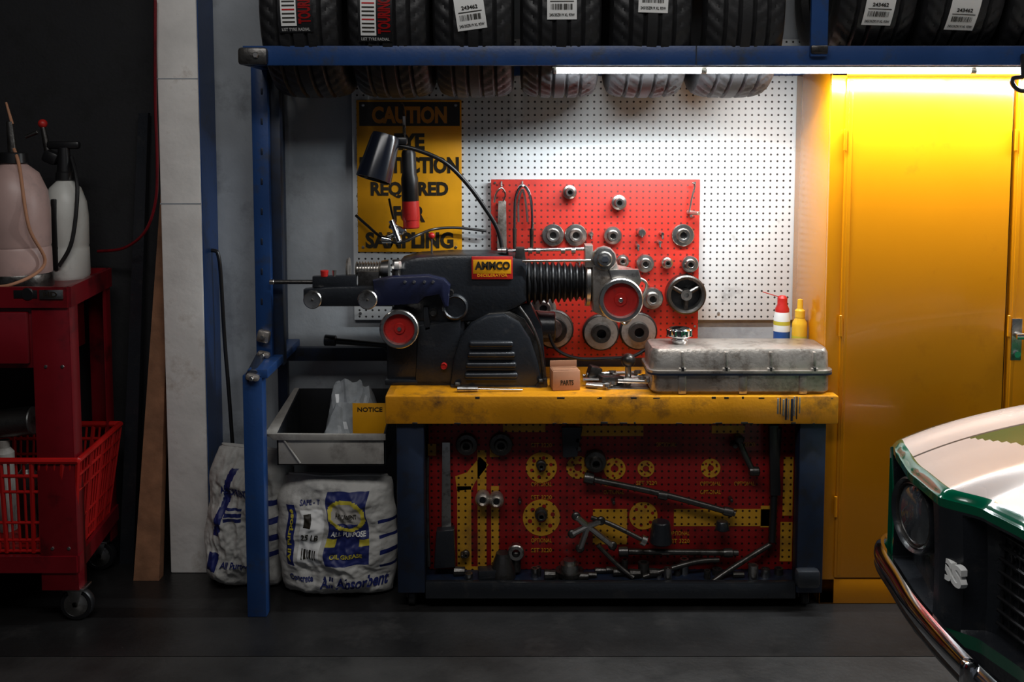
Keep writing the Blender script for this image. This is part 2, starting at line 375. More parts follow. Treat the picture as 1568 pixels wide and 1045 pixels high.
# ---------- workbench ----------
ZB=.838;b=B('yellow_workbench');xa=P(590,630,3.64).x;xb=P(1284,630,3.64).x;zr=P(0,650,3.64).z
b.box((xa,3.64,zr),(xb,3.70,ZB),'byellow',.005)
b.box((xa,3.66,ZB-.03),(1.18,4.12,ZB),'byellow',.003)
b.box((xa,3.66,zr),(xa+.03,4.12,ZB),'byellow',.003);b.box((1.15,3.70,zr),(1.18,4.12,ZB),'byellow',.003)
for k in range(9):
    u=1190+k*4.2;zz=.045+.05*random.random();c=P(u,612,3.639);b.box((c.x,3.638,ZB-.01-zz),(c.x+.004+.006*random.random(),3.642,ZB-.012*random.random()),'dblue' if k%2 else 'alu',.001)
for k in range(26):
    c=P(random.uniform(595,1280),630,3.639);z=random.choice((zr+.001,ZB-.010));b.box((c.x,3.6385,z),(c.x+random.uniform(.006,.03),3.642,z+random.uniform(.003,.009)),'dsteel',.001)
b.box((P(925,590,3.9).x,3.74,ZB),(P(985,590,3.9).x,3.9,ZB+.0015),'alu',0)
def leg(u0,u1,Y=3.66):
    x0=P(u0,780,Y).x;x1=P(u1,780,Y).x;b.box((x0,Y,.07),(x1,Y+.06,zr),'dblue',.004);return x0,x1
l0,l1=leg(608,650);r0,r1=leg(1222,1262);r1=1.175
b.box((l0,4.04,.07),(l1,4.1,zr),'dblue',.004);b.box((r0,4.04,.07),(r1,4.1,zr),'dblue',.004)
b.box((l0,3.68,.07),(r1,4.1,.10),'dblue',.004);b.box((l1,3.665,.045),(r0,3.69,.11),'castdark',.004)
for x in(l0+.05,r1-.05):
    for y in(3.72,4.05):
        b.cyl((x-.014,y,.035),(x+.014,y,.035),.035,.035,'black');b.box((x-.025,y-.025,.06),(x+.025,y+.025,.072),'dsteel',.002);b.box((x-.022,y-.01,.03),(x-.018,y+.01,.065),'dsteel',.001)
b.rbox(P(1236,885,3.64),(.09,.05,.07),'castdark',bev=.015)
b.done()
# ---------- lower tool board ----------
Yt=3.80;b=B('tool_storage_board');x0=P(657,780,Yt).x;x1=P(1215,780,Yt).x
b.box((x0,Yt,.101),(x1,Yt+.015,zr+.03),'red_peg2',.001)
def yp(u0,v0,u1,v1):
    a=P(u0,v0,Yt-.001);c=P(u1,v1,Yt-.001);b.box((a.x,Yt-.0015,c.z),(c.x,Yt+.001,a.z),'yprint',0)
for r in((655,680,668,698),(700,745,722,868),(731,690,745,875),(750,672,764,700),(752,745,764,865),(770,650,835,662),(885,652,985,668),(1090,652,1140,664),(908,780,960,834),(975,780,1000,806),(1032,780,1178,806),(712,868,762,878),(1200,700,1213,790),(1195,800,1212,860),(1165,775,1178,808)): yp(*r)
b.pp([(697,730),(715,724),(735,700),(748,712),(728,738),(722,750),(700,752)],Yt-.0015,Yt+.001,'yprint',0)
def ring(u,v,r,ri):
    s=S(Yt);c=P(u,v,Yt);b.lathe([(ri*s,0),(ri*s,.002),(r*s,.002),(r*s,0)],c,FR,'yprint',40)
    for k in range(6):
        a=k*math.pi/3+.3;rr_=(r+ri)/2*s;b.lathe([(0,.0026),(r*.12*s,.0026),(r*.12*s,0)],c+Vector((rr_*math.cos(a),0,rr_*math.sin(a))),FR,'red_peg2',14)
for a in((829,716,24,7),(829,793,29,8),(885,716,18,6),(941,718,17,6),(989,718,13,5),(1088,717,15,5),(985,790,22,8)): ring(*a)
for u,v in((829,682),(829,742),(829,762),(829,828),(829,843),(940,754),(990,740),(1020,681),(1088,741),(1140,741),(1140,681),(1088,754),(1040,817),(1040,829),(941,742)):
    b.text('OPTIONAL' if random.random()<.6 else 'SET 3220',P(u,v,Yt-.002),32*S(Yt),6.5*S(Yt),'yprint',bold=.0)
b.done()
def adapter(b,u,v,rp,d,Yb,m='steel',face=None,hole=.32,hub=.5):
    s=S(Yb);r=rp*s;c=P(u,v,Yb-d);c.y=Yb
    b.lathe([(0,-.0),(r*.85,0),(r,.004),(r,d*.45),(r*.93,d*.55),(r*hub+.004,d*.6),(r*hub,d),(r*hole+.001,d),(r*hole,d*.98),(r*hole,d*.2),(0,d*.2)],c,FR,m,36)
    b.lathe([(r*hole*.9,d*.25),(0,d*.25)],c,FR,'black',20)
    if face: b.lathe([(r*hub+.003,d*.62),(r*.9,d*.62)],c,FR,face,36)
Yr=4.14
b=B('brake_lathe_adapter_set')
for a in((847,361,17,.03),(882,361,17,.03),(939,362,14,.04),(1047,361,17,.03),(949,311,12,.06),(873,295,11,.06),(954,401,10,.03),(989,405,14,.04),(1023,404,9,.05),(1058,406,13,.04),(1000,459,17,.05),(832,474,20,.03)):
    adapter(b,*a,Yr,hub=.55)
adapter(b,849,507,30,.06,Yr,'dsteel','alu',.2,.62);adapter(b,846,505,18,.08,Yr,'steel',None,.3,.8)
adapter(b,921,512,28,.06,Yr,'dsteel','alu',.25,.5);adapter(b,979,510,29,.06,Yr,'dsteel','alu',.25,.5)
s=S(Yr);c=P(1051,452,Yr-.05);c.y=Yr;r=30*s
b.lathe([(r*.76,.0),(r,.0),(r,.05),(r*.92,.055),(r*.78,.05),(r*.76,0)],c,FR,'dsteel',40);b.lathe([(r*.77,.004),(0,.004)],c,FR,'castdark',40);b.lathe([(0,0),(r*.32,0),(r*.28,.055),(r*.13,.055),(r*.13,.03),(0,.03)],c,FR,'steel',24)
for k in range(3):
    a=math.pi/2+k*2.094+1.05;d=Vector((math.cos(a),0,math.sin(a)));b.cyl(c+d*r*.2+Vector((0,-.035,0)),c+d*r*.85+Vector((0,-.035,0)),.011,.009,'dsteel',10)
for u,v,r in((904,357,4),(981,355,7),(1012,357,3),(975,375,3),(1008,370,3),(886,398,4)):
    c=P(u,v,Yr);b.cyl(c,c+Vector((0,-.05,0)),r*s,r*s*.8,'steel',14);b.cyl(c+Vector((0,-.045,0)),c+Vector((0,-.052,-.02)),.004,.004,'dsteel',8)
b.done()
b=B('hanging_steel_tool_set')
b.tube([P(788,376,4.1),P(788,330,4.1),P(790,300,4.1),P(800,284,4.1),P(811,298,4.1),P(815,330,4.1),P(814,378,4.1)],.0065,'chrome')
b.tube([P(794,340,4.11),P(794,310,4.11),P(800,290,4.11),P(805,310,4.11),P(808,340,4.11)],.005,'steel')
for u in(788,814):b.cyl(P(u,350,4.1),P(u,385,4.1),.009,.007,'dsteel',10)
b.pp([(763,308),(775,308),(776,380),(761,380)],4.11,4.125,'alu',.002);b.tube([P(757,310,4.11),P(760,296,4.1),P(768,288,4.1),P(774,298,4.11),P(769,312,4.115)],.004,'steel')
b.cyl(P(768,278,4.139),P(768,286,4.08),.004,.004,'steel',8);b.cyl(P(800,278,4.139),P(800,286,4.08),.004,.004,'steel',8)
b.tube([P(1055,326,4.12),P(1060,300,4.12),P(1064,284,4.12),P(1060,280,4.12)],.004,'steel');b.cyl(P(1054,325,4.139),P(1070,327,4.07),.01,.008,'alu',12);b.cyl(P(1060,331,4.139),P(1058,331,4.08),.006,.006,'steel',10)
b.done()
# ---------- brake lathe ----------
b=B('bench_brake_lathe');Yf=3.79;s=S(Yf)
b.pp([(603,412),(612,400),(640,393),(690,390),(745,390),(800,396),(808,405),(808,462),(790,474),(740,492),(700,496),(640,494),(600,480)],3.81,4.0,'castdark',.022)
b.pp([(592,590),(592,520),(600,470),(650,464),(712,470),(712,588)],3.82,4.02,'castdark',.012)
b.pp([(635,592),(640,500),(705,490),(705,592)],3.80,3.9,'castdark',.01)
b.box((P(592,0,3.82).x-.02,3.80,ZB),(P(835,590,3.8).x,4.04,ZB+.022),'castdark',.006)
dome=[(688,597),(694,550),(704,518),(722,496),(745,484),(772,482),(795,494),(812,520),(824,556),(832,597)]
b.pp(dome,3.775,3.98,'castdark',.014)
b.pp([(u+ (8 if u>760 else 4),v-4 if v<590 else v) for u,v in dome],3.80,3.83,'dsteel',.004)
for k,(v,u0,u1) in enumerate(((527,718,786),(543,716,789),(559,713,791),(575,711,793))):
    a=P(u0,v,3.772);c=P(u1,v,3.772);b.box((a.x,3.758,a.z-.012),(c.x,3.785,a.z+.012),'castdark',.0095,seg=4)
    b.box((a.x+.004,3.763,a.z-.018),(c.x-.004,3.78,a.z-.012),'black',.001)
for u,v in((700,590),(828,585),(722,596)):c=P(u,v,3.765);b.cyl(c,c+Vector((0,0,.012)),.014,.012,'dsteel',6)
b.pp([(690,590),(690,598),(838,598),(838,580),(825,583),(820,592)],3.77,3.8,'dsteel',.003)
for u,v,r,m in((697,470,20,'castdark'),(664,478,6,'dsteel'),(690,448,5,'dsteel'),(680,560,5,'redhub')):
    c=P(u,v,3.80);b.lathe([(r*s,-.01),(r*s,.012),(r*s*.85,.018),(r*s*.75,.012),(0,.012)],c,FR,m,28)
prof=[(0,0)];L=(P(897,430,3.9)-P(806,430,3.9)).length
for i in range(10):
    R=(37-8*i/9)*s;h=L*i/10;prof+=[(R*.8,h),(R,h+L*.03),(R,h+L*.05),(R*.8,h+L*.085)]
prof+=[(27*s,L),(0,L)]
b.lathe(prof,P(806,432,3.9),(1,0,0),'black',40)
b.lathe([(0,0),(40*s,0),(42*s,.004),(42*s,.018),(36*s,.022),(30*s,.03),(0,.03)],P(895,428,3.9),(1,0,0),'steel',36)
b.pp([(906,392),(940,386),(948,412),(975,418),(982,432),(975,450),(940,480),(925,486),(908,478)],3.80,3.95,'alu',.012)
b.pp([(932,413),(978,413),(983,432),(938,434)],3.775,3.81,'steel',.004)
c=P(925,396,3.79);b.lathe([(0,.03),(10*s,.03),(12*s,.022),(17*s,.02),(19*s,.012),(19*s,-.02),(0,-.02)],c,FR,'steel',12)
b.lathe([(0,.045),(6*s,.043),(7*s,.025)],c,FR,'chrome',6)
def hub(u,v,r,Y):
    q=S(Y);c=P(u,v,Y)
    b.lathe([(0,-.07),(r*.6*q,-.07),(r*.7*q,-.02),(r*.96*q,-.015),(r*q,-.005),(r*q,.02),(r*.95*q,.024),(r*.8*q,.024),(r*.74*q,.006)],c,FR,'steel',40)
    b.lathe([(r*.75*q,.006),(r*.3*q,.003),(r*.26*q,.01),(r*.2*q,.01),(0,.008)],c,FR,'redhub',40)
    b.cyl(c,c+Vector((0,-.018,0)),r*.13*q,r*.11*q,'steel',6)
hub(950,459,34,3.76);hub(612,503,30,3.76)
b.tube([P(945,478,3.8),P(960,495,3.8),P(990,440,3.8),P(975,425,3.8)],.006,'steel')
b.cyl(P(778,384,3.86),P(908,381,3.86),.007,.007,'chrome',14);b.cyl(P(800,400,3.8),P(905,399,3.8),.005,.005,'steel',12)
b.pp([(790,380),(803,380),(806,405),(788,405)],3.82,3.88,'dsteel',.004);b.pp([(896,376),(908,376),(908,410),(896,410)],3.8,3.88,'alu',.004)
for u in(765,772,812,824,862,878):c=P(u,384,3.86);b.lathe([(0,-.008),(.012,-.008),(.012,.008),(0,.008)],c,(1,0,0),'steel',12)
a=P(722,428,3.806);c=P(785,393,3.806);b.box((a.x,3.803,a.z),(c.x,3.815,c.z),'redhub',.003)
b.box((a.x+.006,3.8015,a.z+.022),(c.x-.006,3.81,c.z-.012),'sign',.001)
b.text('AMMCO',P(754,407,3.8005),54*s,13*s,'signtext',bold=.05);b.text('DECELERATOR',P(754,422,3.802),46*s,4*s,'sign',bold=.01)
b.pp([(570,430),(600,424),(655,422),(680,428),(689,438),(686,470),(680,472),(672,452),(650,456),(640,466),(575,470)],3.745,3.80,'navy',.012)
b.pp([(464,444),(500,440),(590,438),(600,470),(560,470),(475,470),(464,462)],3.78,3.84,'castdark',.01)
b.pp([(478,424),(545,422),(545,441),(478,441)],3.79,3.83,'castdark',.005);b.pp([(548,416),(580,416),(580,440),(548,440)],3.80,3.83,'dsteel',.003)
b.cyl(P(415,432,3.81),P(500,432,3.81),.0085,.0085,'dsteel',14);b.cyl(P(413,432,3.81),P(420,432,3.81),.011,.011,'steel',14)
for u,v,r,Y in((479,459,14,3.765),(563,459,15,3.735)):
    c=P(u,v,Y);b.lathe([(0,-.015),(r*.7*s,-.015),(r*s,-.005),(r*s,.006),(r*.9*s,.010),(r*.35*s,.007),(0,.009)],c,FR,'steel',30)
    b.cyl(c+Vector((0,-.005,0)),c+Vector((0,-.014,0)),.006,.005,'dsteel',6)
c=P(497,424,3.80);b.cyl(c,c+Vector((0,0,.025)),.014,.016,'redhub',16);b.cyl(P(512,424,3.8),P(512,414,3.8),.006,.008,'steel',10)
prof=[(0,0)]
for i in range(9):prof+=[(10*s,i*.011),(13*s,i*.011+.004),(10*s,i*.011+.008)]
prof+=[(14*s,.1),(16*s,.13),(0,.13)]
b.lathe(prof,P(545,413,3.86),(1,0,0),'steel',28);b.lathe([(0,0),(17*s,0),(18*s,.008),(0,.012)],P(532,412,3.86),(1,0,0),'alu',24)
b.cyl(P(607,430,3.80),P(607,398,3.80),.017,.017,'dsteel',12);b.cyl(P(608,412,3.79),P(608,400,3.79),.02,.016,'steel',6)
for u in(620,634,650,663):c=P(u,432,3.744);b.lathe([(0,.006),(.005,.006),(.007,0)],c,FR,'steel',8)
b.cyl(P(661,392,3.9),P(661,366,3.9),.004,.004,'steel',8);b.sph(P(661,361,3.9),.013,'redp')
b.pp([(648,470),(655,470),(660,505),(650,508)],3.80,3.82,'castdark',.004)
b.cyl(P(800,500,3.98),P(850,500,3.98),.07,.06,'castdark');b.pp([(770,470),(812,465),(830,500),(838,590),(815,590),(806,520)],3.86,3.96,'castdark',.006)
b.tube([P(820,478,3.95),P(838,505,3.93),P(852,535,3.92),P(885,549,3.9),P(930,549,3.88),P(968,546,3.86),P(990,534,3.86)],.007,'black')
b.tube([P(795,470,3.80),P(812,495,3.795),P(826,530,3.79),P(832,570,3.79),P(832,590,3.785)],.006,'dsteel')
b.done()
# ---------- work lamp ----------
b=B('gooseneck_work_lamp')
b.tube([P(606,222,3.8),P(640,230,3.8),P(680,248,3.82),P(712,278,3.84),P(740,315,3.86),P(762,352,3.88),P(770,388,3.88)],.0085,'black',12)
b.cyl(P(771,380,3.88),P(772,394,3.88),.018,.02,'black')
ax=(P(572,275,3.75)-P(592,206,3.78));L=ax.length;a=P(592,206,3.78)
b.lathe([(0,0),(.03,.0),(.052,.004),(.056,.02),(.068,L),(.066,L),(.053,.022),(0,.02)],a,ax,'shade',36)
b.lathe([(0,.02),(.02,.03),(.028,.08),(0,.12)],a,ax,'white',20)
b.rbox(P(614,216,3.8),(.05,.03,.03),'black',bev=.008);b.done()
# ---------- hanging air tool ----------
b=B('hanging_die_grinder');Y=4.05;s4=S(Y)
b.lathe([(0,0),(9*s4,0),(11*s4,.01),(11*s4,.09),(13*s4,.1),(13*s4,.2),(11*s4,.22),(11*s4,.3),(9*s4,.315),(0,.315)],P(630,348,Y),(-.03,0,1),'black',28)
b.lathe([(13.5*s4,.03),(13.7*s4,.04),(12.5*s4,.155),(12*s4,.16)],P(630,348,Y),(-.03,0,1),'redhub',28)
b.lathe([(11*s4,-.005),(12.5*s4,.0),(12.5*s4,.05),(11*s4,.055)],P(630,348,Y),(-.03,0,1),'redhub',28)
b.tube([P(620,235,Y),P(619,190,Y+.05),P(618,162,Y+.1),P(614,158,Y+.12)],.003,'steel');b.rbox(P(619,192,4.1),(.014,.01,.08),'steel',rot=(.2,0,0))
b.rbox(P(608,350,4.03),(.07,.035,.03),'chrome',rot=(0,.5,0),bev=.01);b.cyl(P(600,338,4.03),P(612,370,4.0),.014,.011,'chrome');b.cyl(P(590,365,4.03),P(622,352,4.03),.012,.01,'steel');b.cyl(P(586,366,4.03),P(600,368,4.02),.017,.012,'chrome')
b.tube([P(545,330,4.13),P(562,345,4.1),P(585,364,4.05),P(612,372,4.03),P(640,360,4.05),P(665,351,4.12),P(700,349,4.14),P(745,354,4.14)],.006,'black')
b.tube([P(596,305,4.12),P(600,325,4.08),P(604,340,4.05)],.005,'black');b.done()
# ---------- valve cover ----------
b=B('cast_valve_cover')
def rr(x0,x1,y0,y1,z,r,n=6):
    o=[]
    for cx,cy,a0 in((x1-r,y1-r,0),(x0+r,y1-r,90),(x0+r,y0+r,180),(x1-r,y0+r,270)):
        for k in range(n+1):
            a=math.radians(a0+90*k/n);o.append((cx+r*math.cos(a),cy+r*math.sin(a),z))
    return o
X0=P(998,600,3.66).x;X1=P(1272,600,3.66).x;y0,y1=3.665,3.88
zrim=P(0,572,3.655).z;ztop=P(0,532,3.69).z
b.loft([rr(X0+.01,X1-.012,y0+.012,y1-.012,ZB,.03),rr(X0,X1,y0,y1,ZB+.012,.035),rr(X0,X1,y0,y1,zrim-.006,.035)],'alu')
b.loft([rr(X0-.014,X1+.012,y0-.014,y1+.014,zrim-.008,.045),rr(X0-.014,X1+.012,y0-.014,y1+.014,zrim,.045)],'dblue')
b.loft([rr(X0-.014,X1+.012,y0-.014,y1+.014,zrim,.045),rr(X0-.014,X1+.012,y0-.014,y1+.014,zrim+.009,.045)],'alu')
b.loft([rr(X0-.004,X1+.0,y0,y1,zrim+.009,.04),rr(X0-.002,X1-.002,y0+.003,y1-.003,ztop-.02,.04),rr(X0+.006,X1-.01,y0+.012,y1-.012,ztop-.004,.035),rr(X0+.02,X1-.024,y0+.026,y1-.026,ztop,.03)],'alu')
for u in(1045,1112,1180,1247):
    x=P(u,560,3.66).x
    b.box((x-.006,y0-.006,zrim+.005),(x+.006,y1,ztop-.012),'alu',.003)
    b.box((x-.014,y0-.012,zrim+.003),(x+.014,y0+.01,zrim+.02),'alu',.004);b.cyl((x,y0-.008,zrim+.008),(x,y0-.008,zrim+.024),.007,.007,'dsteel',6)
for u in(1045,1138,1230):
    x=P(u,590,3.66).x;b.box((x-.016,y0-.006,ZB),(x+.016,y0+.02,zrim-.008),'alu',.006)
c=Vector((P(1041,505,3.76).x,3.77,ztop));b.lathe([(.03,-.002),(.032,.012),(.026,.016),(.026,.022),(.043,.026),(.045,.03),(.045,.052),(.04,.058),(0,.06)],c,(0,0,1),'chrome',24)
for k in range(12):
    a=k*math.pi/6;b.cyl(c+Vector((.044*math.cos(a),.044*math.sin(a),.03)),c+Vector((.044*math.cos(a),.044*math.sin(a),.053)),.005,.005,'chrome',8)
b.done()
b=B('spray_lubricant_can');c=Vector((P(1197,500,3.98).x,3.98,ZB));R=.033;q=1.2
b.lathe([(0,0),(R,0),(R,.165*q)],c,(0,0,1),'canblue')
b.lathe([(R*1.005,.15*q),(R*1.01,.15*q),(R,.195*q),(R*.85,.215*q)],c,(0,0,1),'paper');b.lathe([(R*1.012,.172*q),(R*1.012,.185*q)],c,(0,0,1),'bagyel')
b.lathe([(R*.85,.212*q),(R*.85,.225*q),(R*.6,.24*q),(R*.6,.262*q),(R*.35,.27*q),(0,.27*q)],c,(0,0,1),'redhub')
b.cyl(c+Vector((0,0,.262*q)),c+Vector((-.085,-.02,.285*q)),.0018,.0018,'redhub',8);b.done()
b=B('can_reflection_bottle');c=Vector((1.152,3.94,ZB));R=.03  # added bottle shape, stands in for the can's reflection in the cabinet side
b.lathe([(0,0),(R,0),(R,.21),(R*.95,.222),(R*.62,.24),(R*.6,.25)],c,(0,0,1),'amber');b.lathe([(R*.66,.243),(R*.66,.27),(R*.4,.278),(R*.35,.315),(0,.318)],c,(0,0,1),'amber')
b.lathe([(R*1.01,.08),(R*1.02,.17)],c,(0,0,1),'bagyel');b.done()
b=B('small_cardboard_box');M_=Matrix.Translation(Vector((P(866,590,3.74).x,3.76,ZB+.0015)))@Matrix.Rotation(.12,4,'Z')
b.box((-.055,-.04,0),(.05,.04,.075),'card',.002,M_);b.box((-.052,-.036,.075),(.046,.036,.077),'wood',.001,M_)
b.box((-.055,.03,.07),(.05,.034,.10),'card',.001,M_);b.text('PARTS',None,.05,.02,'signtext',mtx=M_@Matrix.Translation((0,-.041,.03)));b.done()
b=B('loose_wrench_pile')
for k in range(14):
    u=random.uniform(898,978);Y=random.uniform(3.74,3.92);x=P(u,570,Y).x;a=random.uniform(-.6,.6);l=random.uniform(.03,.06)
    z=ZB+.010+random.random()*.03;d=Vector((math.cos(a),math.sin(a)*.6,0));c=Vector((x,Y,z))
    b.cyl(Vector((x,Y,z))-d*l,c+d*l,.008,.007,'steel',8)
    b.lathe([(.007,0),(.016,0),(.016,.01),(.007,.01),(.007,0)],c+d*l,(0,.2,1),'steel',12)
b.rbox((P(935,575,3.8).x,3.8,ZB+.022),(.1,.05,.035),'dsteel',rot=(0,.1,.4),bev=.008);b.rbox((P(910,575,3.8).x,3.83,ZB+.04),(.05,.05,.06),'dsteel',rot=(0,.3,.2),bev=.008)
b.sph((P(962,550,3.8).x,3.8,P(0,552,3.8).z),.028,'dsteel');b.cyl((P(962,560,3.8).x,3.8,ZB+.002),(P(962,550,3.8).x,3.8,P(0,552,3.8).z),.012,.012,'steel')
b.done()
b=B('screwdriver');b.cyl((P(700,597,3.7).x,3.70,ZB+.012),(P(732,600,3.7).x,3.70,ZB+.012),.011,.009,'steel');b.cyl((P(732,598,3.7).x,3.70,ZB+.012),(P(800,598,3.7).x,3.71,ZB+.006),.004,.004,'chrome');b.done()
# ---------- under-bench tools ----------
def bar(name,pts,r,m='dsteel',heads=()):
    b=B(name);b.tube(pts,r,m,12,smooth=len(pts)>2)
    for p,rr_,ax in heads:b.lathe([(0,-.02),(rr_,-.02),(rr_*1.1,-.01),(rr_*1.1,.015),(rr_*.7,.02),(0,.02)],p,ax,m,16)
    b.done()
bar('arbor_spindle_bar',[P(900,733,3.76),P(1010,756,3.755),P(1125,787,3.75)],.012,'dsteel',[(P(902,733,3.76),.02,(1,0,-.2)),(P(1015,759,3.755),.016,(1,0,-.2)),(P(1115,784,3.75),.016,(1,0,-.25))])
bar('spindle_rod',[P(950,845,3.76),P(1130,847,3.76)],.012,'dsteel',[(P(955,845,3.76),.017,(1,0,0)),(P(1115,847,3.76),.016,(1,0,0))])
bar('breaker_bar',[P(1072,905,3.70),P(1110,878,3.72),P(1150,852,3.75),P(1180,834,3.77)],.011,'dsteel',[(P(1078,901,3.70),.015,(1,0,.5))])
bar('pry_bar',[P(985,884,3.72),P(1060,862,3.74),P(1100,858,3.76)],.010)
bar('long_file_bar',[P(655,700,3.77),P(654,770,3.77),P(657,868,3.73)],.007)
bar('hanging_strap_bar',[P(1192,655,3.76),P(1186,740,3.77),P(1182,830,3.76)],.014,'black')
bar('offset_handle',[P(1130,672,3.77),P(1142,700,3.76),P(1152,720,3.75)],.012,'dsteel',[(P(1155,722,3.75),.017,(1,0,0)),(P(1132,672,3.77),.015,FR)])
b=B('flat_file');b.pp([(677,678),(689,678),(691,812),(676,812)],3.77,3.785,'steel',.002);b.pp([(668,815),(695,812),(697,870),(664,872)],3.73,3.785,'castdark',.006);b.done()
b=B('gear_puller')
c=P(900,806,3.74)
for d in((-18,-15,.014),(-24,12,.013),(20,-8,.013),(38,30,.012),(-12,34,.013)):
    q=P(900+d[0],806+d[1],3.73);b.cyl(c,q,.012,d[2],'steel',10);b.sph(q,.018,'dsteel',(1,.6,1))
b.tube([P(905,793,3.74),P(935,803,3.735),P(985,828,3.73)],.009,'dsteel');b.tube([P(915,835,3.74),P(945,865,3.73),P(970,885,3.71)],.009,'dsteel');b.lathe([(.006,-.01),(.02,-.01),(.02,.01),(.006,.01)],P(985,828,3.73),(1,0,-.5),'steel',12);b.done()
b=B('stored_hub_cone_set')
for a in((714,685,17,.05),(767,684,18,.04),(913,712,17,.06),(829,716,8,.04),(829,793,10,.05),(713,852,6,.03),(750,880,7,.05)):adapter(b,*a,3.795,m='dsteel',hub=.5)
for u,v in((739,767),(760,769)):
    c=P(u,v,3.74);b.lathe([(.012,-.05),(.027,-.05),(.03,-.01),(.024,0),(.018,.006),(.012,.0)],c,FR,'alu',20);b.cyl(c+Vector((0,.05,0)),c,.012,.012,'black',16)
for u,v,r0_,r1_,h in((1012,815,18,14,34),(1106,805,11,9,14)):
    q=S(3.76);c=P(u,v,3.75);b.cyl(c+Vector((0,0,-h*q/2)),c+Vector((0,0,h*q/2)),r0_*q,r1_*q,'castdark',24)
for u,v in((1126,684),(885,675),(886,688)):c=P(u,v,3.75);b.cyl(c+Vector((0,.045,0)),c,.012,.01,'dsteel',10)
b.pp([(860,655),(892,655),(884,700),(862,702)],3.75,3.77,'castdark',.004)
b.pp([(1178,652),(1192,652),(1196,760),(1180,760)],3.75,3.77,'black',.004)
for u,v in((708,850),(796,768),(1119,765),(939,768)):c=P(u,v,3.78);b.cyl(c+Vector((0,.015,0)),c+Vector((0,-.02,0)),.009,.006,'dsteel',10)
b.done()
def onshelf(u,Y): return Vector((P(u,895,Y).x,Y,.112))
b=B('socket_and_cup_set')
c=onshelf(770,3.735);b.lathe([(0,-.01),(.05,-.01),(.048,.02),(.03,.07),(.026,.085),(0,.085)],c,(0,0,1),'dsteel')
c=onshelf(790,3.76);b.cyl(c,c+Vector((0,0,.06)),.02,.02,'dsteel');c2=c+Vector((0,-.0,.085));b.cyl(c+Vector((0,0,.05)),c2,.026,.026,'dsteel');b.lathe([(.016,0),(.03,0),(.032,.03),(.028,.034),(.016,.034)],c2+Vector((0,-.0,0)),FR,'steel',24)
c=onshelf(872,3.73);b.lathe([(0,-.01),(.036,-.01),(.038,.02),(.036,.045),(.025,.045),(.025,.06),(0,.06)],c,(0,0,1),'steel');b.lathe([(.04,.0),(.055,.0),(.055,.015),(.04,.015)],onshelf(872,3.74),(0,0,1),'dsteel')
for u in list(range(815,1060,13))+[1085,1100,1130,1150,1170,1190,700,720]:
    c=onshelf(u+random.uniform(-4,4),random.uniform(3.71,3.77));h=random.uniform(.02,.06);r=random.uniform(.012,.022);c.z=.1
    if random.random()<.6:b.lathe([(0,0),(r,0),(r,h),(r*.6,h),(r*.6,h*.5),(0,h*.5)],c,(0,0,1),random.choice(('dsteel','steel')),12)
    else:b.cyl(c+Vector((-.02,0,r)),c+Vector((.025,0,r)),r,r*.8,'dsteel',10)
b.rbox(onshelf(752,3.72)+Vector((0,0,.01)),(.1,.05,.04),'castdark',rot=(0,0,.1));b.done()
